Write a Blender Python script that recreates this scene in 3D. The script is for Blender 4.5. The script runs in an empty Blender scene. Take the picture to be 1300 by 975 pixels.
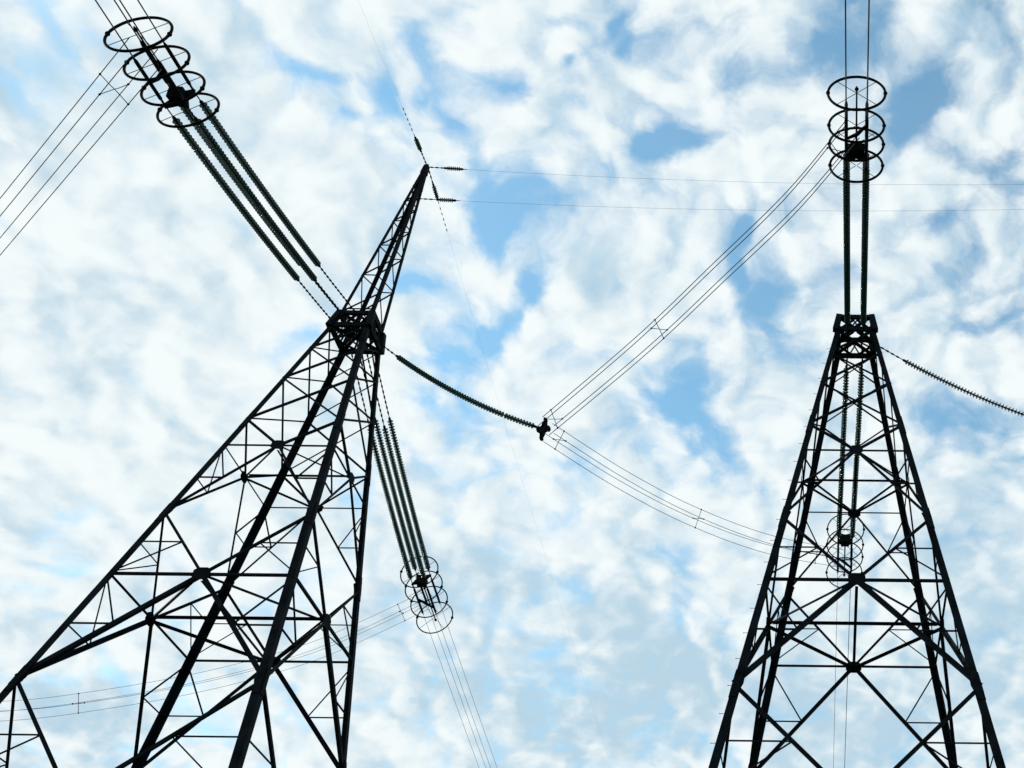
import bpy, bmesh, math, random
from mathutils import Vector, Matrix, Quaternion
random.seed(7)
scn = bpy.context.scene
COL = scn.collection

# ------------------------------------------------------------------ camera
F_PX, TH, PX, ROLL = 1404.61, 0.724044, 1072.0, 0.008621     # focal length (px of a 1300 px wide frame), pitch, principal point x, roll
EYE = Vector((0, 0, 1.6))
cd = bpy.data.cameras.new('camera'); cam = bpy.data.objects.new('camera', cd); COL.objects.link(cam)
cd.sensor_fit = 'HORIZONTAL'; cd.sensor_width = 36.0; cd.lens = 36.0 * F_PX / 1300.0
cd.shift_x = -(PX - 650.0) / 1300.0; cd.clip_start = 0.1; cd.clip_end = 20000
fw = Vector((0, math.cos(TH), math.sin(TH))); up0 = Vector((0, -math.sin(TH), math.cos(TH))); rt0 = Vector((1, 0, 0))
rt = rt0 * math.cos(ROLL) + up0 * math.sin(ROLL); up = up0 * math.cos(ROLL) - rt0 * math.sin(ROLL)
cam.matrix_world = Matrix(((rt.x, up.x, -fw.x, EYE.x), (rt.y, up.y, -fw.y, EYE.y), (rt.z, up.z, -fw.z, EYE.z), (0, 0, 0, 1)))
scn.camera = cam

# ------------------------------------------------------------------ exposure, sun
scn.view_settings.view_transform = 'Standard'; scn.view_settings.look = 'None'
scn.view_settings.exposure = 1.0; scn.view_settings.gamma = 1.0
SUN_EL, SUN_AZ = math.radians(26), math.radians(-80)           # azimuth from +Y, negative = to the left
sun_dir = Vector((math.sin(SUN_AZ) * math.cos(SUN_EL), math.cos(SUN_AZ) * math.cos(SUN_EL), math.sin(SUN_EL)))
sd = bpy.data.lights.new('sun', 'SUN'); sd.energy = 2.0; sd.angle = math.radians(0.6); sd.color = (1, 0.95, 0.87)
sun = bpy.data.objects.new('sun', sd); COL.objects.link(sun); sun.rotation_euler = sun_dir.to_track_quat('Z', 'Y').to_euler()

# ------------------------------------------------------------------ sky: Nishita blue behind a broken cloud deck
BG = 0.12
W = bpy.data.worlds.new('World'); scn.world = W; W.use_nodes = True
nt = W.node_tree; nt.nodes.clear(); NN = nt.nodes.new; LK = nt.links.new
def val(sock, v):
    if isinstance(v, bpy.types.NodeSocket): LK(v, sock)
    else: sock.default_value = v
def mth(op, a, b=None, c=None, clamp=False):
    n = NN('ShaderNodeMath'); n.operation = op; n.use_clamp = clamp
    val(n.inputs[0], a)
    if b is not None: val(n.inputs[1], b)
    if c is not None: val(n.inputs[2], c)
    return n.outputs[0]
def vmath(op, a, b=None):
    n = NN('ShaderNodeVectorMath'); n.operation = op; val(n.inputs[0], a)
    if b is not None: val(n.inputs[1], b)
    return n
def noise(vec, scale, detail=6, rough=0.55, dist=0.0):
    n = NN('ShaderNodeTexNoise'); n.noise_dimensions = '2D'; LK(vec, n.inputs['Vector'])
    n.inputs['Scale'].default_value = scale; n.inputs['Detail'].default_value = detail
    n.inputs['Roughness'].default_value = rough; n.inputs['Distortion'].default_value = dist
    return n
def smooth(x, lo, hi, a=0.0, b=1.0):
    n = NN('ShaderNodeMapRange'); n.interpolation_type = 'SMOOTHSTEP'; val(n.inputs[0], x)
    n.inputs[1].default_value = lo; n.inputs[2].default_value = hi; n.inputs[3].default_value = a; n.inputs[4].default_value = b
    return n.outputs[0]
def mix(fac, a, b):
    n = NN('ShaderNodeMix'); n.data_type = 'RGBA'; val(n.inputs[0], fac); val(n.inputs[6], a); val(n.inputs[7], b)
    return n.outputs[2]

tc = NN('ShaderNodeTexCoord'); sep = NN('ShaderNodeSeparateXYZ'); LK(tc.outputs['Generated'], sep.inputs[0])
zc = mth('ADD', mth('MAXIMUM', sep.outputs[2], 0.0), 0.4)      # a gently domed deck
cmb = NN('ShaderNodeCombineXYZ'); LK(mth('DIVIDE', sep.outputs[0], zc), cmb.inputs[0]); LK(mth('DIVIDE', sep.outputs[1], zc), cmb.inputs[1])
P0 = cmb.outputs[0]                                            # position on the flat cloud deck, in units of its height
wn = noise(P0, 8.0, 5, 0.52)
wv = vmath('SUBTRACT', wn.outputs['Color'], (0.5, 0.5, 0.5)); ws = vmath('SCALE', wv.outputs[0]); ws.inputs['Scale'].default_value = 0.085
P = vmath('ADD', P0, ws.outputs[0]).outputs[0]                  # wind-torn edges

def deck(u, v):                                                # a direction (frame position of the sky layout sketch) -> deck position
    a, b = (u - PX) / F_PX, (487.5 - v) / F_PX
    d = fw + rt * a + up * b
    d.normalize(); return Vector((d.x / (d.z + 0.4), d.y / (d.z + 0.4)))
def gaps(items):
    tot = None
    for (cx, cy, rx, ry, rot, amp) in items:
        r = math.radians(rot); c = deck(cx, cy)
        e1 = deck(cx + rx * math.cos(r), cy + rx * math.sin(r)) - c
        e2 = deck(cx - ry * math.sin(r), cy + ry * math.cos(r)) - c
        # inverse of the 2x2 [e1 e2]
        det = e1.x * e2.y - e1.y * e2.x
        m = ((e2.y / det, -e2.x / det), (-e1.y / det, e1.x / det))
        q = vmath('SUBTRACT', P, (c.x, c.y, 0)).outputs[0]
        d1 = vmath('DOT_PRODUCT', q, (m[0][0], m[0][1], 0)).outputs['Value']
        d2 = vmath('DOT_PRODUCT', q, (m[1][0], m[1][1], 0)).outputs['Value']
        l2 = mth('MULTIPLY_ADD', d2, d2, mth('MULTIPLY', d1, d1))
        g = mth('MULTIPLY', mth('EXPONENT', mth('MULTIPLY', l2, -0.62)), amp * 1.32)
        tot = g if tot is None else mth('ADD', tot, g)
    return tot
HOLES = [  # breaks between the cloud banks
 (1150,230,210,230,0,.26),(570,140,170,110,0,.22),(790,860,300,90,0,.12),(880,560,200,120,0,.12),(170,480,220,150,-30,-.30),(330,250,120,120,0,-.12),
 (385,110,30,19,30,.95),(330,60,42,16,55,.45),(425,160,14,10,0,.7),(75,35,55,30,20,.32),(85,90,30,40,0,.25),
 (487,118,27,23,20,.95),(552,45,16,32,-15,.55),(570,85,24,26,0,.6),(632,90,24,17,10,.9),(548,115,14,12,0,.6),(582,135,18,22,0,.65),
 (718,70,9,9,0,.8),(710,8,24,10,0,.75),(815,40,16,17,0,.7),(790,5,16,12,0,.75),(855,183,44,24,-28,1.1),(830,205,18,12,-40,.6),
 (760,235,27,20,0,.7),(655,270,40,32,10,1.1),(622,302,30,20,-20,.8),(614,215,11,34,-18,.6),(780,165,16,10,0,.35),
 (690,340,24,14,-45,.8),(645,378,38,13,-38,1.0),(590,420,30,36,25,1.05),(563,455,26,18,10,.75),(540,362,24,12,10,.8),
 (525,515,30,20,20,.9),(600,520,32,22,10,.6),(375,415,38,20,-40,.9),(330,440,24,10,0,.3),(222,372,22,12,0,.3),
 (110,425,40,14,0,.3),(190,622,28,14,0,.35),(65,640,34,12,0,.3),(300,290,18,12,30,.3),
 (980,365,38,27,20,1.1),(868,520,42,46,20,1.1),(915,585,18,24,0,.7),(1255,415,42,18,-10,.75),(1225,535,48,26,-12,.85),
 (1060,345,22,16,0,.5),(1130,440,16,10,0,.45),(1075,12,28,20,0,1.0),(1045,72,52,30,-25,1.1),(1158,140,36,32,-30,1.25),
 (955,100,16,42,0,.5),(868,190,24,26,0,.65),(1288,185,22,16,0,.8),(1245,215,46,18,22,.8),(1195,285,36,12,-5,.8),(1232,312,22,14,0,.5),
 (942,305,16,34,10,.7),(1270,60,18,40,0,.35),(640,650,45,14,0,.35),(630,712,46,18,0,.5),(722,735,36,20,10,.5),(500,868,30,26,0,.6),
 (830,792,60,14,0,.35),(865,708,30,16,-20,.6),(820,950,44,16,0,.5),(700,925,38,24,0,.4),(620,782,26,12,0,.35),(720,590,30,16,0,.4),
 (1230,670,34,22,20,.55),(1265,760,30,20,0,.3),(420,640,28,40,0,.6),(430,770,30,14,0,.3),(85,845,80,16,0,.3),(1140,690,40,40,0,.35)]
SHADE = [ # thicker, greyer parts of the deck
 (70,905,130,50,0,.6),(1090,915,200,70,0,.6),(700,860,260,90,0,.22),(25,90,70,90,0,.55),(650,735,150,40,0,.45),(810,855,120,50,0,.5),(1245,740,60,120,0,.5),
 (700,925,110,40,0,.5),(1080,40,60,25,0,.2),(240,110,60,60,0,.35),(1230,60,40,50,0,.4),(940,470,60,40,0,.35),(60,380,90,40,0,.35),
 (830,340,60,30,0,.25),(570,830,40,60,0,.2),(1180,420,60,40,0,.3),(750,130,60,60,0,.25)]
hole = gaps([h[:5] + (h[5] * (0.35 if h[1] > 620 else 1.0),) for h in HOLES]); shade = gaps(SHADE)
def puffs(vec, scale, detail, rough):
    n = NN('ShaderNodeTexVoronoi'); n.voronoi_dimensions = '2D'; n.feature = 'SMOOTH_F1'; n.normalize = True; LK(vec, n.inputs['Vector'])
    n.inputs['Scale'].default_value = scale; n.inputs['Detail'].default_value = detail; n.inputs['Roughness'].default_value = rough; n.inputs['Smoothness'].default_value = 0.6
    return mth('SUBTRACT', 0.42, n.outputs['Distance'])
def body(vec):                                                  # heaped cloud masses: turbulence plus rounded puffs at two sizes
    n1 = noise(vec, 11.0, 6, 0.53); pf = puffs(vec, 25.0, 1.0, 0.5)
    return mth('ADD', mth('MULTIPLY', mth('SUBTRACT', n1.outputs[0], 0.5), 1.7), mth('MULTIPLY', pf, 1.9))
tex = body(P)
sun2 = (math.sin(SUN_AZ) * 0.016, math.cos(SUN_AZ) * 0.016, 0)
relief = mth('SUBTRACT', tex, body(vmath('ADD', P, sun2).outputs[0]))       # sunward slopes are lit, the far slopes shaded
n2 = noise(P, 40.0, 6, 0.62); n3 = noise(P0, 13.0, 7, 0.58)
cover = mth('ADD', mth('SUBTRACT', 0.80, hole), mth('ADD', tex, mth('MULTIPLY', mth('SUBTRACT', n2.outputs[0], 0.5), 1.4)))
alpha = smooth(cover, -0.52, 1.10, 0.06, 1.0)
shm = mth('MULTIPLY', shade, mth('ADD', 0.35, n3.outputs[0]))
thick = mth('ADD', mth('MULTIPLY', mth('SUBTRACT', n3.outputs[0], 0.48), 1.8), mth('ADD', shm, mth('MULTIPLY', relief, -0.85)))
grey = smooth(thick, -0.42, 1.18)
sky = NN('ShaderNodeTexSky'); sky.sky_type = 'NISHITA'; sky.sun_disc = False
sky.sun_elevation = SUN_EL; sky.sun_rotation = SUN_AZ; sky.altitude = 100; sky.air_density = 1.0; sky.dust_density = 0.3; sky.ozone_density = 1.0
lit = (0.455 / BG, 0.487 / BG, 0.49 / BG, 1); dim = (0.245 / BG, 0.335 / BG, 0.395 / BG, 1)
cloud = mix(grey, lit, dim)
wb = vmath('MULTIPLY', sky.outputs[0], (0.88, 1.25, 1.15)).outputs[0]     # the camera's cool white balance
col = mix(alpha, wb, cloud)
bgn = NN('ShaderNodeBackground'); LK(col, bgn.inputs[0]); bgn.inputs[1].default_value = BG
wo = NN('ShaderNodeOutputWorld'); LK(bgn.outputs[0], wo.inputs[0])
W.cycles.sampling_method = 'MANUAL'; W.cycles.sample_map_resolution = 512

# ------------------------------------------------------------------ materials
def material(name, base, rough=0.6, metal=0.0, var=0.25, scale=6.0, trans=0.0, spec=0.3, ior=1.5):
    m = bpy.data.materials.new(name); m.use_nodes = True; t = m.node_tree; b = t.nodes['Principled BSDF']
    tcn = t.nodes.new('ShaderNodeTexCoord'); nz = t.nodes.new('ShaderNodeTexNoise'); nz.inputs['Scale'].default_value = scale; nz.inputs['Detail'].default_value = 6
    t.links.new(tcn.outputs['Object'], nz.inputs['Vector'])
    cr = t.nodes.new('ShaderNodeValToRGB')
    cr.color_ramp.elements[0].position = 0.3; cr.color_ramp.elements[1].position = 0.7
    cr.color_ramp.elements[0].color = (*[c * (1 - var) for c in base], 1); cr.color_ramp.elements[1].color = (*[min(1, c * (1 + var)) for c in base], 1)
    t.links.new(nz.outputs[0], cr.inputs[0]); t.links.new(cr.outputs[0], b.inputs['Base Color'])
    b.inputs['Roughness'].default_value = rough; b.inputs['Metallic'].default_value = metal
    b.inputs['Specular IOR Level'].default_value = spec; b.inputs['Transmission Weight'].default_value = trans; b.inputs['IOR'].default_value = ior
    return m
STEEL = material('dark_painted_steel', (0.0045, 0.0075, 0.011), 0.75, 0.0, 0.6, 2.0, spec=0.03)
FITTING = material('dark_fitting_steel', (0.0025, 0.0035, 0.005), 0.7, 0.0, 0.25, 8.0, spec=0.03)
WIRE = material('weathered_aluminium_strand', (0.02, 0.023, 0.028), 0.6, 0.0, 0.2, 30.0, spec=0.2)
GLASS = material('green_insulator_glass', (0.010, 0.055, 0.048), 0.12, 0.0, 0.15, 5.0, trans=0.45, spec=0.06)
GRASS = material('meadow_grass', (0.045, 0.07, 0.022), 0.95, 0.0, 0.5, 0.35, spec=0.1)
CONC = material('footing_concrete', (0.32, 0.31, 0.29), 0.9, 0.0, 0.2, 4.0)

# ------------------------------------------------------------------ helpers
def link(name, bm, mat, parent=None, smooth_=False):
    me = bpy.data.meshes.new(name); bmesh.ops.recalc_face_normals(bm, faces=bm.faces[:]); bm.to_mesh(me); bm.free(); me.materials.append(mat)
    if smooth_:
        for p in me.polygons: p.use_smooth = True
    o = bpy.data.objects.new(name, me); COL.objects.link(o)
    if parent is not None: o.parent = parent
    return o
def thing(name, label, cat, loc, group=None):
    o = bpy.data.objects.new(name, None); COL.objects.link(o); o.location = loc; o.empty_display_size = 0.3
    o['label'] = label; o['category'] = cat
    if group: o['group'] = group
    return o
def prism(bm, p0, p1, prof, e1, e2):
    """sweep a closed profile [(a,b)...] in the plane (e1,e2) from p0 to p1"""
    r0 = [bm.verts.new(p0 + e1 * a + e2 * b) for a, b in prof]; r1 = [bm.verts.new(p1 + e1 * a + e2 * b) for a, b in prof]
    n = len(prof)
    for i in range(n): bm.faces.new((r0[i], r0[(i + 1) % n], r1[(i + 1) % n], r1[i]))
    bm.faces.new(r0[::-1]); bm.faces.new(r1)
def frame(p0, p1, n):
    d = (p1 - p0).normalized(); e1 = n.cross(d)
    if e1.length < 1e-4: e1 = d.orthogonal()
    e1.normalize(); return d, e1, d.cross(e1)
def angle_bar(bm, p0, p1, n, b, t=0.012, off=0.0, flip=1):
    """rolled L angle, one flange flat in the face with outward normal n, the other turned inwards"""
    d, e1, e2 = frame(p0, p1, n); e1 = e1 * flip
    if e2.dot(n) < 0: e2 = -e2
    p0 = p0 + e2 * off; p1 = p1 + e2 * off; h = b / 2
    prism(bm, p0, p1, [(-h, 0), (h, 0), (h, -t), (-h + t, -t), (-h + t, -b * .85), (-h, -b * .85)], e1, e2)
def box_bar(bm, p0, p1, n, a, b):
    d, e1, e2 = frame(p0, p1, n)
    prism(bm, p0, p1, [(-a / 2, -b / 2), (a / 2, -b / 2), (a / 2, b / 2), (-a / 2, b / 2)], e1, e2)
def tube(bm, pts, r, seg=8, closed=False):
    n = len(pts); rings = []; prev = None
    for i, p in enumerate(pts):
        if closed: d = (pts[(i + 1) % n] - pts[i - 1]).normalized()
        else: d = (pts[min(i + 1, n - 1)] - pts[max(i - 1, 0)]).normalized()
        e = d.orthogonal().normalized() if prev is None else (prev - d * prev.dot(d)).normalized()
        prev = e; f = d.cross(e); rr = r[i] if isinstance(r, (list, tuple)) else r
        rings.append([bm.verts.new(p + (e * math.cos(2 * math.pi * k / seg) + f * math.sin(2 * math.pi * k / seg)) * rr) for k in range(seg)])
    for i in range(n if closed else n - 1):
        A, B = rings[i], rings[(i + 1) % n]
        # closed tubes: line the last ring up with the first
        sh = 0
        if closed and i == n - 1: sh = min(range(seg), key=lambda s: (A[0].co - B[s].co).length)
        for k in range(seg): bm.faces.new((A[k], A[(k + 1) % seg], B[(k + 1 + sh) % seg], B[(k + sh) % seg]))
    if not closed: bm.faces.new(rings[0][::-1]); bm.faces.new(rings[-1])
def ball(bm, c, r, sc=(1, 1, 1)):
    m = Matrix.Translation(c) @ Matrix.Diagonal((*sc, 1)); bmesh.ops.create_uvsphere(bm, u_segments=10, v_segments=6, radius=r, matrix=m)
def plate(bm, pts, n, t=0.012):
    a = [bm.verts.new(p + n * (t / 2)) for p in pts]; b = [bm.verts.new(p - n * (t / 2)) for p in pts]; k = len(pts)
    bm.faces.new(a); bm.faces.new(b[::-1])
    for i in range(k): bm.faces.new((a[i], b[i], b[(i + 1) % k], a[(i + 1) % k]))

# ------------------------------------------------------------------ ground
bm = bmesh.new(); R = 6000
q = [bm.verts.new((x, y, 0)) for x, y in ((-R, -R), (R, -R), (R, R), (-R, R))]; bm.faces.new(q)
g = link('ground', bm, GRASS); g['kind'] = 'structure'

# ------------------------------------------------------------------ lattice masts
A0, KT, EYZ = 5.40, 0.1635, 1.6
def half(z): return A0 - KT * (z - EYZ)                        # half width of the mast at height z
H = [z + EYZ for z in (13.245, 16.75, 19.18, 22.12, 23.39, 25.537, 27.245)]
HB, HA, HM = 9.9 + EYZ, 6.0 + EYZ, 2.6 + EYZ                     # lower apex, lower leg node, lowest apex
ZB, ZP, ZTIP = 28.62 + EYZ, 29.36 + EYZ, 39.0 + EYZ
HEAD = 0.665
CORN = [(-1, -1), (1, -1), (1, 1), (-1, 1)]
FACES = [((-1, -1), (1, -1), Vector((0, -1, 0))), ((1, -1), (1, 1), Vector((1, 0, 0))), ((1, 1), (-1, 1), Vector((0, 1, 0))), ((-1, 1), (-1, -1), Vector((-1, 0, 0)))]
def cpt(c, z): a = half(z); return Vector((c[0] * a, c[1] * a, z))
def lerp(a, b, t): return a + (b - a) * t

def build_mast(x, y, yaw, label, peak, bolts):
    root = thing('lattice_tower', label, 'power pylon', (x, y, 0), 'lattice masts of the power line'); root.rotation_euler = (0, 0, yaw)
    # corner legs: heavy rolled angles opening inwards
    for cx, cy in CORN:
        bm = bmesh.new(); segs = [0.25, HA, H[0], H[2], H[4], ZB - 0.02]; bs = [0.235, 0.23, 0.22, 0.205, 0.19]
        for i in range(5):
            b, t = bs[i], 0.02
            p0, p1 = cpt((cx, cy), segs[i]), cpt((cx, cy), segs[i + 1])
            prism(bm, p0, p1, [(0, 0), (-cx * b, 0), (-cx * b, -cy * t), (-cx * t, -cy * t), (-cx * t, -cy * b), (0, -cy * b)], Vector((1, 0, 0)), Vector((0, 1, 0)))
            if i:   # splice plates with bolts at the joint
                for e, o in ((Vector((cx, 0, 0)), Vector((0, cy, 0))), (Vector((0, cy, 0)), Vector((cx, 0, 0)))):
                    dz = Vector((-cx * KT, -cy * KT, 1)) * 0.42
                    c = p0 + e * 0.012 - o * (b * 0.5)
                    plate(bm, [c - dz - o * b * .42, c - dz + o * b * .42, c + dz + o * b * .42, c + dz - o * b * .42], e, 0.02)
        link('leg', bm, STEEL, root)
        bm = bmesh.new(); p = cpt((cx, cy), 0.0); a = 0.55; q = 0.38
        for s0, s1, z0, z1 in ((a, a, -0.3, 0.12), (a, q, 0.12, 0.3)):
            lo = [bm.verts.new(p + Vector((u * s0, v * s0, z0))) for u, v in CORN]; hi = [bm.verts.new(p + Vector((u * s1, v * s1, z1))) for u, v in CORN]
            for i in range(4): bm.faces.new((lo[i], lo[(i + 1) % 4], hi[(i + 1) % 4], hi[i]))
            bm.faces.new(hi); bm.faces.new(lo[::-1])
        link('footing', bm, CONC, root)
    def bar(name, p0, p1, n, b, off, flip=1):
        b *= .80
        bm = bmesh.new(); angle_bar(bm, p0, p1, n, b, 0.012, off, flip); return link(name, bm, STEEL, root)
    apex = {}
    for ca, cb, n in FACES:
        fi = 0
        # K panels: (lower leg node, apex, upper leg node, width below, width above, horizontal width, redundants)
        for zl, za, zu, bl, bu, bh, red in ((0.25, HM, HA, .15, .12, .10, True), (HA, HB, H[0], .15, .12, .11, True), (H[0], H[1], H[2], .165, .10, .10, True), (H[2], H[3], H[4], .085, .10, .06, True)):
            C = (cpt(ca, za) + cpt(cb, za)) / 2; apex.setdefault(za, []).append((C, n))
            # apex gusset
            bm = bmesh.new(); s = 0.25 if za < H[3] - .1 else 0.22; e = n.cross(Vector((0, 0, 1)))
            cc = C + n * 0.016
            plate(bm, [cc + e * (s * u) + Vector((0, 0, s * v)) for u, v in ((-1, -.42), (-.45, -.8), (.45, -.8), (1, -.42), (1, .42), (.5, .75), (-.5, .75), (-1, .42))], n, 0.016)
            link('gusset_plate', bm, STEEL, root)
            for c in (ca, cb):
                sgn = 1 if c is ca else -1
                L0, L1, LA = cpt(c, zl), cpt(c, zu), cpt(c, za)
                bar('diagonal_brace', L0, C, n, bl, -0.004, sgn); bar('diagonal_brace', C, L1, n, bu, -0.004, -sgn)
                bar('horizontal_brace', LA, C, n, bh, -0.018, sgn)
                if red:
                    M = lerp(L0, C, .5); K = cpt(c, (zl + za) / 2)
                    bar('strut', K, M, n, .055, -0.03, sgn); bar('strut', lerp(LA, K, .04), M, n, .055, -0.03, sgn)
                    if zu - za > 1.5:
                        M = lerp(L1, C, .5); K = cpt(c, (zu + za) / 2)
                        bar('strut', K, M, n, .045, -0.03, sgn); bar('strut', lerp(LA, K, .04), M, n, .045, -0.03, sgn)
                # leg gusset at the lower node
                bm = bmesh.new(); e = (C - L0); e.z = 0; e.normalize(); w = .24 if bl > .12 else .20
                cc = L0 + n * 0.014; upv = (L1 - L0).normalized()
                plate(bm, [cc - upv * w, cc - upv * w + e * .22, cc + e * (w * 1.15), cc + upv * w + e * .26, cc + upv * w * 1.5 + e * .1, cc + upv * w * 1.5], n, 0.014)
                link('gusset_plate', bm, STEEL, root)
        # X panels below the head
        lv = [H[4], H[5], H[6], ZB - 0.05]
        for i in range(3):
            b = (.095, .09, .085)[i]
            bar('cross_brace', cpt(ca, lv[i]), cpt(cb, lv[i + 1]), n, b, -0.004, 1); bar('cross_brace', cpt(cb, lv[i]), cpt(ca, lv[i + 1]), n, b * .72, -0.026, -1)
    # plan bracing at the apex levels
    for za in (HB, H[1], H[3]):
        P4 = [p for p, n in apex[za]]; b = .11 if za < H[3] - .1 else .075
        for i in range(4): bar('plan_brace', lerp(P4[i], P4[(i + 1) % 4], .03), lerp(P4[i], P4[(i + 1) % 4], .97), Vector((0, 0, 1)), b, -0.01)
        bar('plan_brace', lerp(P4[0], P4[2], .03), lerp(P4[0], P4[2], .97), Vector((0, 0, 1)), b, -0.14)
        bar('plan_brace', lerp(P4[1], P4[3], .03), lerp(P4[1], P4[3], .97), Vector((0, 0, 1)), b, 0.11)
    # head frame: heavy box girder where the strings are anchored
    def hp(c, z):                                              # follows the taper of the legs
        k = HEAD + .055 - .11 * (z - ZB) / (ZP - ZB); return Vector((c[0] * k, c[1] * k, z))
    bm = bmesh.new()
    for z in (ZB - .02,):
        cs = [hp(c, z) for c in CORN]
        box_bar(bm, lerp(cs[0], cs[2], .08), lerp(cs[0], cs[2], .92), Vector((0, 0, 1)), .13, .06); box_bar(bm, lerp(cs[1], cs[3], .08) + Vector((0, 0, .065)), lerp(cs[1], cs[3], .92) + Vector((0, 0, .065)), Vector((0, 0, 1)), .13, .06)
        ms = [(cs[i] + cs[(i + 1) % 4]) / 2 for i in range(4)]
        for i in range(4): box_bar(bm, lerp(ms[i], ms[(i + 1) % 4], .1) - Vector((0, 0, .07)), lerp(ms[i], ms[(i + 1) % 4], .9) - Vector((0, 0, .07)), Vector((0, 0, 1)), .09, .05)
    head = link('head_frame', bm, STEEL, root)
    bm = bmesh.new()
    for z in (ZP - .03,):
        cs = [hp(c, z) for c in CORN]
        box_bar(bm, lerp(cs[0], cs[2], .08), lerp(cs[0], cs[2], .92), Vector((0, 0, 1)), .13, .06); box_bar(bm, lerp(cs[1], cs[3], .08) + Vector((0, 0, .065)), lerp(cs[1], cs[3], .92) + Vector((0, 0, .065)), Vector((0, 0, 1)), .13, .06)
        ms = [(cs[i] + cs[(i + 1) % 4]) / 2 for i in range(4)]
        for i in range(4): box_bar(bm, lerp(ms[i], ms[(i + 1) % 4], .1) - Vector((0, 0, .07)), lerp(ms[i], ms[(i + 1) % 4], .9) - Vector((0, 0, .07)), Vector((0, 0, 1)), .09, .05)
    link('diaphragm', bm, STEEL, head)
    for c in CORN:
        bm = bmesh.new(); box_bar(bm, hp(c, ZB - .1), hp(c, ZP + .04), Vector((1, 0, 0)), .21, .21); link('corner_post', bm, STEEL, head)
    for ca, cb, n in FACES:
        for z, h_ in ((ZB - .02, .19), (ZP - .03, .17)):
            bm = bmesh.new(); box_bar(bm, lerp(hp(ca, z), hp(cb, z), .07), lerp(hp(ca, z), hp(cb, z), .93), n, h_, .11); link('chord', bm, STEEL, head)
        bm = bmesh.new(); a, b_ = hp(ca, ZB), hp(cb, ZB); a2, b2 = hp(ca, ZP), hp(cb, ZP); m = (a + b_) / 2
        e = (b_ - a).normalized(); u3 = Vector((0, 0, 1))
        box_bar(bm, lerp(a, b_, .36), lerp(a2, b2, .64), n, .05, .03); box_bar(bm, lerp(a, b_, .64) - n * .04, lerp(a2, b2, .36) - n * .04, n, .05, .03)
        box_bar(bm, lerp(a, b_, .30) - n * .02, lerp(a2, b2, .30) - n * .02, n, .06, .05); box_bar(bm, lerp(a, b_, .70) - n * .02, lerp(a2, b2, .70) - n * .02, n, .06, .05)
        for (p, s) in ((a, 1), (b_, -1)):
            for z0, zs in ((ZB + .03, 1), (ZP - .07, -1)):
                c = Vector((p.x, p.y, z0)) - n * .02; arc = [c + e * s * .06]
                arc += [c + e * s * (.06 + .30 * (1 - math.sin(t * math.pi / 8))) + u3 * zs * (.30 * (1 - math.cos(t * math.pi / 8))) for t in range(5)]
                plate(bm, arc[1:] + [c + e * s * .06 + u3 * zs * .3, c + e * s * .06], n, 0.02)
        link('side_panel', bm, STEEL, head)
    # slender peak that carries the earth wires
    if peak:
        zb = ZP + .04; kk = HEAD - .055
        def pk(c, z): k = kk + (0.075 - kk) * (z - zb) / (ZTIP - zb); return Vector((c[0] * k, c[1] * k, z))
        bm = bmesh.new(); zt = ZTIP - .55
        lo = [bm.verts.new(pk(c, zt) * 1.0 + Vector((c[0] * .02, c[1] * .02, 0))) for c in CORN]; hi = [bm.verts.new(Vector((c[0] * .10, c[1] * .10, ZTIP))) for c in CORN]; tp = [bm.verts.new(Vector((c[0] * .06, c[1] * .06, ZTIP + .10))) for c in CORN]
        for A, B in ((lo, hi), (hi, tp)):
            for i in range(4): bm.faces.new((A[i], A[(i + 1) % 4], B[(i + 1) % 4], B[i]))
        bm.faces.new(tp); bm.faces.new(lo[::-1])
        pko = link('peak', bm, STEEL, root)
        for cx, cy in CORN:
            bm = bmesh.new(); b, t = .125, .012
            prism(bm, pk((cx, cy), zb), pk((cx, cy), ZTIP - .5), [(0, 0), (-cx * b, 0), (-cx * b, -cy * t), (-cx * t, -cy * t), (-cx * t, -cy * b), (0, -cy * b)], Vector((1, 0, 0)), Vector((0, 1, 0)))
            link('leg', bm, STEEL, pko)
        zs = [zb]; st = 1.12
        while zs[-1] < ZTIP - 1.2: zs.append(zs[-1] + st); st *= .925
        for fi, (ca, cb, n) in enumerate(FACES):
            for i in range(len(zs) - 1):
                a, b_ = (ca, cb) if (i + fi) % 2 == 0 else (cb, ca)
                bm = bmesh.new(); angle_bar(bm, pk(a, zs[i]), pk(b_, zs[i + 1]), n, .048, .008, -.004); link('diagonal_brace', bm, STEEL, pko)
                if i == 0:
                    bm = bmesh.new(); angle_bar(bm, pk(ca, zs[i] + .2), pk(cb, zs[i] + .2), n, .04, .008, -.016); link('horizontal_brace', bm, STEEL, pko)
    if bolts:
        z = 2.6; k = 0
        while z < ZB - 1:
            bm = bmesh.new(); p = cpt((-1, -1), z) + (Vector((0, .05, 0)) if k % 2 else Vector((.05, 0, 0)))
            d = Vector((-1, 0, 0)) if k % 2 else Vector((0, -1, 0))
            tube(bm, [p, p + d * .12], .007, 6); tube(bm, [p + d * .115, p + d * .13], .013, 6)
            link('step_bolt', bm, STEEL, root); z += .42; k += 1
    return root

XL, XR, YM, YAW = -18.311, 0.387, 30.0, 0.00455
build_mast(XL, YM, YAW, 'dark steel lattice mast on the left, ending in a slender pointed peak', True, False)
build_mast(XR, YM, YAW, 'flat-topped dark steel lattice mast on the right, without a peak', False, True)

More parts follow.
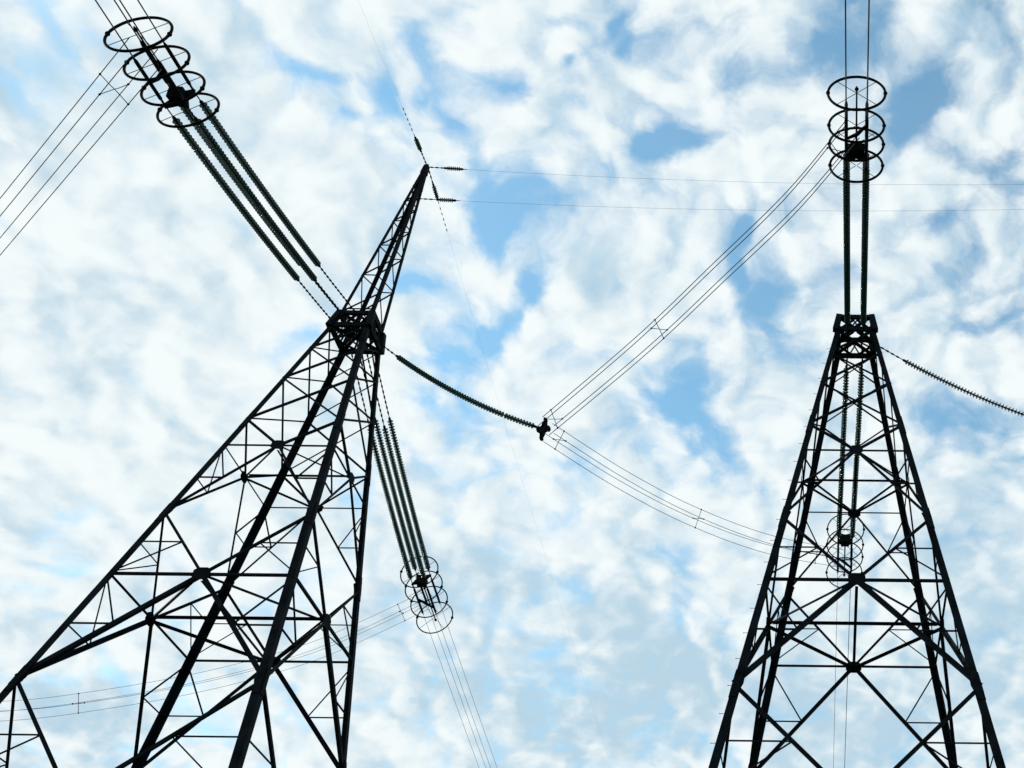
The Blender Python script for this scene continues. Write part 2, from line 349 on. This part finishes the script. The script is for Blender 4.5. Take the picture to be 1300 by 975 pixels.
# ------------------------------------------------------------------ insulators
def disc_mesh(r, h):
    bm = bmesh.new(); prof = [(.024, .50), (.040, .46), (.044, .16), (.040, .12), (.60 * r, .09), (.92 * r, .0), (r, -.07), (.95 * r, -.12), (.70 * r, -.02), (.45 * r, -.05), (.042, -.03), (.024, -.16), (.024, -.5)]
    seg = 14; rings = [[bm.verts.new((a * math.cos(2 * math.pi * k / seg), a * math.sin(2 * math.pi * k / seg), b * h)) for k in range(seg)] for a, b in prof]
    for A, B in zip(rings, rings[1:]):
        for k in range(seg): bm.faces.new((A[k], A[(k + 1) % seg], B[(k + 1) % seg], B[k]))
    bm.faces.new(rings[0][::-1]); bm.faces.new(rings[-1])
    bmesh.ops.recalc_face_normals(bm, faces=bm.faces[:])
    me = bpy.data.meshes.new('glass_disc'); bm.to_mesh(me); bm.free(); me.materials.append(GLASS)
    for p in me.polygons: p.use_smooth = True
    return me
PITCH = 0.132
DISC = disc_mesh(.110, PITCH); DENSE = disc_mesh(.105, .125); SMALL = disc_mesh(.095, .085)
def sag_path(a, b, sag, n=24): return [lerp(a, b, i / n) - Vector((0, 0, 4 * sag * (i / n) * (1 - i / n))) for i in range(n + 1)]
def walk(pts, s0, s1, step):
    """points and tangents every `step` metres along a polyline between arc lengths s0 and s1"""
    out = []; acc = 0.0; want = s0
    for p, q in zip(pts, pts[1:]):
        L = (q - p).length
        while want <= acc + L and want <= s1 + 1e-6: out.append((lerp(p, q, (want - acc) / L), (q - p).normalized())); want += step
        acc += L
    return out
def arclen(pts): return sum((q - p).length for p, q in zip(pts, pts[1:]))
def add_string(parent, org, pts, s0, count, nsep, mesh=DISC, pitch=PITCH, rest=None, gap=None):
    """link rod, core with end fittings, then the glass discs; discs beyond nsep are collected in `rest`"""
    L = arclen(pts); loc = [p - org for p in pts]
    bm = bmesh.new(); tube(bm, loc, .017, 6)
    for s in (s0 - .10, s0 + (count - 1) * pitch + .10 + (gap[1] if gap else 0)):
        for p, d in walk(pts, s, s, 1): tube(bm, [p - org - d * .09, p - org - d * .05, p - org + d * .05, p - org + d * .09], [.02, .05, .05, .02], 8)
    st = link('insulator_string', bm, FITTING, parent)
    bm = bmesh.new(); k = 0
    for p, d in walk(pts, .12, s0 - .2, .24):                       # linked chain of shackles between tower and string
        tube(bm, [p - org - d * .075, p - org - d * .045, p - org + d * .045, p - org + d * .075], [.018, .034, .034, .018], 6)
    if len(bm.verts): link('shackle_chain', bm, FITTING, st)
    else: bm.free()
    ds = []
    for i in range(count):
        s = s0 + i * pitch + (gap[1] if gap and i >= gap[0] else 0)
        for p, d in walk(pts, s, s, 1): ds.append((p - org, (-d).to_track_quat('Z', 'X')))
    near = sorted(range(len(ds)), key=lambda i: (ds[i][0] + org - EYE).length)[:nsep]
    for i, (p, q) in enumerate(ds):
        if i in near:
            o = bpy.data.objects.new('glass_disc', mesh); COL.objects.link(o); o.parent = st; o.location = p; o.rotation_mode = 'QUATERNION'; o.rotation_quaternion = q
        elif rest is not None: rest.append((p, q))
    return st
def merged_discs(parent, rest, mesh):
    bm = bmesh.new()
    for p, q in rest:
        b2 = bmesh.new(); b2.from_mesh(mesh); b2.transform(Matrix.Translation(p) @ q.to_matrix().to_4x4())
        tmp = bpy.data.meshes.new('tmp'); b2.to_mesh(tmp); b2.free(); bm.from_mesh(tmp); bpy.data.meshes.remove(tmp)
    o = link('glass_discs', bm, GLASS, parent, True); o['kind'] = 'stuff'; return o

def tension_set(label, anchor, yoke, out, links, rings, rad=.78, ringr=.037):
    """four glass strings from the mast head to a yoke, and the ring guards beyond it. out = direction of the conductors"""
    org = anchor; root = thing('tension_insulator_set', label, 'insulator', org, 'tension insulator sets')
    ax = (yoke - anchor).normalized(); sx = Vector((1, 0, 0)); sx = (sx - ax * sx.dot(ax)).normalized(); sz = sx.cross(ax)
    if sz.z < 0: sz = -sz
    q = .29; rest = []
    L = (yoke - anchor).length
    for u, v in CORN:
        a = anchor + sx * (u * q) + sz * (v * q); b = yoke + sx * (u * q) + sz * (v * q)
        add_string(root, org, sag_path(a, b, .14), links, int((L - links - .30) / PITCH), 25, rest=rest)
    merged_discs(root, rest, DISC)
    # yoke: star plate with a block behind it
    bm = bmesh.new(); c = yoke - org; pts = []
    for k in range(8):
        r = .46 if k % 2 == 0 else .22; t = math.pi / 4 + k * math.pi / 4
        pts.append(c + sx * (r * math.cos(t)) + sz * (r * math.sin(t)))
    plate(bm, pts, ax, .09)
    box_bar(bm, c - ax * .02, c + ax * .30, sz, .36, .34)
    link('yoke_plate', bm, FITTING, root)
    # axle and the dead-end clamps of the four conductors
    sx2 = Vector((1, 0, 0)); sx2 = (sx2 - out * sx2.dot(out)).normalized(); sz2 = sx2.cross(out); sz2 = sz2 if sz2.z > 0 else -sz2
    bm = bmesh.new(); tube(bm, [c, c + out * .4, c + out * (rings[-1] + .25)], [.035, .03, .022], 8); ball(bm, c + out * (rings[-1] + .15), .06); link('axle_rod', bm, FITTING, root)
    for u, v in CORN:
        o2 = sx2 * (u * .29) + sz2 * (v * .29)
        bm = bmesh.new(); tube(bm, [c + o2 * 1.0, c + o2 + out * .25, c + o2 + out * .3, c + o2 + out * 1.7, c + o2 + out * 1.85], [.03, .03, .048, .048, .02], 8)
        link('dead_end_clamp', bm, FITTING, root)
    for i, s in enumerate(rings):
        rc = c + (ax if s < 0 else out) * s; sx3, sz3 = Vector((1, 0, 0)), Vector((0, 0, 1))
        pts = [rc + (sx3 * math.cos(t) + sz3 * math.sin(t)) * rad for t in [2 * math.pi * k / 56 for k in range(56)]]
        bm = bmesh.new(); tube(bm, pts, ringr, 10, True); rg = link('guard_ring', bm, FITTING, root, True)
        for sgn in (-1, 1):
            bm = bmesh.new(); ball(bm, rc + sx3 * sgn * rad, .085 if ringr > .04 else .06, (1, 1.1, 1.1)); link('ring_clamp', bm, FITTING, rg)
        bm = bmesh.new()
        for k in range(4):
            t = math.pi / 4 + k * math.pi / 2; tube(bm, [rc + (sx3 * math.cos(t) + sz3 * math.sin(t)) * .03, rc + (sx3 * math.cos(t) + sz3 * math.sin(t)) * rad * .99], .010, 5)
        link('ring_spokes', bm, FITTING, rg)
    bm = bmesh.new(); tube(bm, [c + out * .9 - sx2 * .30 - sz2 * .28, c + out * 1.15 + sx2 * .02 - sz2 * .32, c + out * 1.5 + sx2 * .30 - sz2 * .28], [.04, .065, .04], 8); link('jumper_lug', bm, FITTING, root)
    return sx2, sz2

E_ = Vector((0, 0, EYZ))
def rel(x, y, z): return Vector((x, y, z)) + E_
A_LN, A_RN = rel(XL, 29.33, 28.68), rel(XR, 29.33, 28.68); A_LF, A_RF = rel(XL, 30.67, 28.68), rel(XR, 30.67, 28.68)
Y_RN, Y_RF, Y_LN, Y_LF = rel(.29, 19.68, 26.43), rel(.09, 40.0, 26.5), rel(-18.05, 17.42, 25.5), rel(-18.28, 41.69, 25.32)
O_RN, O_RF = Vector((-.01, -1, -.24)).normalized(), Vector((-.012, 1, -.20)).normalized()
O_LN, O_LF = Vector((.10, -1, -.26)).normalized(), Vector((.03, 1, -.22)).normalized()
RG = (-.45, .42, 1.38, 2.4)
B_LN = tension_set('large bundle of glass insulator strings from peaked left mast to ring stack at top left', A_LN, Y_LN, O_LN, 3.85, RG)
B_RN = tension_set('insulator strings rising straight up from the flat-topped right mast to a ring stack', A_RN, Y_RN, O_RN, 1.0, (-.6, .35, 1.15, 2.45))
B_LF = tension_set('insulator strings hanging down behind the peaked left mast to four thin rings', A_LF, Y_LF, O_LF, 3.4, RG, .78, .026)
B_RF = tension_set('insulator strings and rings seen through the lattice of the right mast', A_RF, Y_RF, O_RF, .9, (-.55, .35, 1.1, 2.1), .78, .026)

def star_yoke(root, c, d):
    bm = bmesh.new(); sx = d.cross(Vector((0, 0, 1))).normalized(); sz = sx.cross(d).normalized(); pts = []
    for k in range(16):
        t = math.pi / 4 + k * math.pi / 8; r = (.36, .24, .17, .24)[k % 4]
        pts.append(c + sx * (r * math.cos(t)) + sz * (r * math.sin(t)))
    plate(bm, pts, d, .10); tube(bm, [c - d * .25, c + d * .05], .05, 8); y = link('yoke_plate', bm, FITTING, root)
    for k in range(4):
        t = math.pi / 4 + k * math.pi / 2; e = sx * math.cos(t) + sz * math.sin(t)
        bm = bmesh.new(); tube(bm, [c + e * .30 + Vector((0, -.16, 0)), c + e * .33 + Vector((0, -.05, 0)), c + e * .33 + Vector((0, .05, 0)), c + e * .30 + Vector((0, .16, 0))], [.03, .07, .07, .03], 8)
        link('suspension_clamp', bm, FITTING, y)
def jumper_string(label, anchor, end):
    root = thing('jumper_insulator', label, 'insulator', anchor, 'jumper support insulators'); rest = []
    pts = sag_path(anchor, end, .42, 32)
    L = arclen(pts); n = int((L - 1.55 - .28) / .125)
    add_string(root, anchor, pts, 1.5, n, 90, DENSE, .125, rest=rest, gap=(n - 10, .04))
    if rest: merged_discs(root, rest, DENSE)
    d = (pts[-1] - pts[-3]).normalized(); star_yoke(root, end - anchor, d)
    return d
J = rel(-10.39, 29.75, 24.1); J3 = J + Vector((XR - XL, 0, 0))
jumper_string('sagging glass insulator string from left mast out to a wire clamp in mid sky', rel(XL + .74, 30.0, 28.55), J)
jumper_string('sagging glass insulator string leaving right mast towards the right picture edge', rel(XR + .74, 30.0, 28.55), J3)

# ------------------------------------------------------------------ wires
def catmull(ps, n=14):
    out = []
    for i in range(len(ps) - 1):
        p0, p1, p2, p3 = ps[max(i - 1, 0)], ps[i], ps[i + 1], ps[min(i + 2, len(ps) - 1)]
        for k in range(n):
            t = k / n; out.append(.5 * ((2 * p1) + (p2 - p0) * t + (2 * p0 - 5 * p1 + 4 * p2 - p3) * t * t + (3 * p1 - p0 - 3 * p2 + p3) * t ** 3))
    return out + [ps[-1]]
def bundle(name, label, cat, group, path, offs, r, spacers, end_s=None):
    """four parallel wires along path; offs(i) gives the two cross axes; spacers = arc fractions"""
    org = path[0]; root = thing(name, label, cat, org, group); n = len(path)
    fr = [offs(i / (n - 1)) for i in range(n)]
    for u, v in CORN:
        bm = bmesh.new(); tube(bm, [path[i] - org + fr[i][0] * u + fr[i][1] * v for i in range(n)], r, 6); link('wire', bm, WIRE, root, True)
    for f in spacers:
        i = min(n - 1, int(f * (n - 1))); p = path[i] - org; ex, ez = fr[i]
        bm = bmesh.new()
        tube(bm, [p + ex + ez, p + (ex + ez) * .25 + ex * .05, p + (ex + ez) * .0, p - ex - ez], .011, 6)
        tube(bm, [p - ex + ez, p + (ez - ex) * .25, p + ex * .05, p + ex - ez], .011, 6)
        for u, v in CORN: ball(bm, p + ex * u + ez * v, .032)
        link('spacer', bm, FITTING, root)
def line_path(p, out, length, n=60):
    a = 4.0e-4; hor = Vector((out.x, out.y, 0)).normalized(); sl = out.z / math.hypot(out.x, out.y)
    return [p + hor * (length * (i / n) ** 1.6) + Vector((0, 0, sl * length * (i / n) ** 1.6 + a * (length * (i / n) ** 1.6) ** 2)) for i in range(n + 1)]
def cond(label, yk, out, axes, length, sp):
    path = line_path(yk + out * 1.8, out, length); sx, sz = axes
    bundle('conductor_bundle', label, 'power line', 'conductor bundles of the spans', path, lambda t: (sx * .29, sz * .29), .017 if out.y < 0 else .008, sp)
cond('four taut wires leaving the picture top from the ring stack at top left', Y_LN, O_LN, B_LN, 260, (.135,))
cond('taut wires running straight up out of the picture above the right mast', Y_RN, O_RN, B_RN, 260, ())
cond('faint wires slanting down and away below the hanging rings of left mast', Y_LF, O_LF, B_LF, 380, ())
cond('pair of thin wires running down and away behind the right mast', Y_RF, O_RF, B_RF, 380, ())

def jump(label, pts, w0, w1, sp, rot=0.0, r=.013):
    path = catmull(pts); n = len(path)
    def offs(t):
        i = min(n - 2, int(t * (n - 1))); d = (path[i + 1] - path[i]).normalized(); e = d.cross(Vector((0, 0, 1))).normalized(); k = w0 + (w1 - w0) * t
        f = e.cross(d).normalized(); return (e * math.cos(rot) + f * math.sin(rot)) * k, (f * math.cos(rot) - e * math.sin(rot)) * k
    bundle('jumper_bundle', label, 'jumper wires', 'jumper loops at the masts', path, offs, r, sp)
JN, JF = J + Vector((.12, -.18, 0)), J + Vector((.12, .18, 0))
jump('jumper wires dropping left from the right mast ring stack to the mid-sky clamp', [Y_RN + O_RN * 1.1 + Vector((-.1, 0, -.1)), rel(-1.6, 20.9, 25.65), rel(-3.9, 23.1, 24.9), rel(-6.5, 25.7, 24.3), JN], .26, .25, (.09, .70, .965), -.22)
jump('sagging jumper wires from the mid-sky clamp to right mast, passing behind its lattice', [JF, rel(*(-8.18, 33.03, 24.39)), rel(-5.78, 35.3, 24.35), rel(-3.05, 38.1, 24.95), Y_RF + O_RF * 1.1 + Vector((-.1, 0, -.1))], .25, .27, (.06, .52, .90), .3, .010)
jump('jumper wires running from the top left ring stack down to the left picture edge', sag_path(Y_LN + O_LN * 1.7 + Vector((-.2, 0, 0)), rel(-36, 30.8, 25.3), 0.1, 12), .34, .33, (.075,), .40)
jump('nearly level jumper wires passing behind foot of left mast below the hanging rings', [rel(-38.9, 43.7, 20.0), rel(-35.0, 43.67, 20.05), rel(-31.85, 43.6, 20.4), rel(-27.2, 43.4, 21.25), rel(-23.25, 43.2, 22.4), rel(-20.9, 43.05, 23.5), Y_LF + O_LF * 1.2 + Vector((-.1, 0, -.1))], .28, .28, (.335, .93), .3, .008)

# ------------------------------------------------------------------ earth wires at the peak
TIP = rel(XL, 30, 39.0)
def earth(label, wlabel, start, d, lead, n, sag_a, length, beads):
    root = thing('earth_wire_insulator', label, 'insulator', start, 'earth wire insulators'); d = d.normalized()
    end = start + d * (lead + n * .085 + .25)
    add_string(root, start, [start, end], lead, n, n, SMALL, .085)
    t = thing('earth_wire', wlabel, 'wire', end, 'earth wires at the peak')
    hor = Vector((d.x, d.y, 0)).normalized(); sl = d.z / math.hypot(d.x, d.y); N = 60
    pts = [hor * (length * (i / N) ** 1.5) + Vector((0, 0, sl * length * (i / N) ** 1.5 + sag_a * (length * (i / N) ** 1.5) ** 2)) for i in range(N + 1)]
    bm = bmesh.new(); tube(bm, pts, .0045 if d.x > .5 else .002, 6); link('wire', bm, WIRE, t, True)
    if beads:
        for p, dd in walk(pts, .25, beads, .28):
            bm = bmesh.new(); tube(bm, [p - dd * .06, p + dd * .06], .02, 6); link('damper', bm, FITTING, t)
earth('small dark insulator just above the tip of the pointed peak', 'faint wire from the peak tip up to the picture top', TIP + Vector((0, -.1, .02)), Vector((.0, -1, -.12)), .9, 7, 4e-4, 200, 1.6)
earth('small dark insulator below the tip of the peak, on the wire behind', 'faint wire dropping away from the peak tip towards the far distance', TIP + Vector((.08, .1, -.1)), Vector((.035, 1, -.16)), .85, 7, 4e-4, 380, 1.6)
earth('upper of two small insulators on the right of the peak', 'upper of two faint wires from the peak to the right edge', TIP + Vector((.1, 0, -.05)), Vector((1, 0, -.085)), .85, 7, .0023, 37, 0)
earth('lower of two small insulators on the right of the peak', 'lower of two faint wires from the peak to the right edge', TIP + Vector((.15, 0, -2.2)), Vector((1, 0, -.065)), 1.0, 7, .0023, 37, 0)
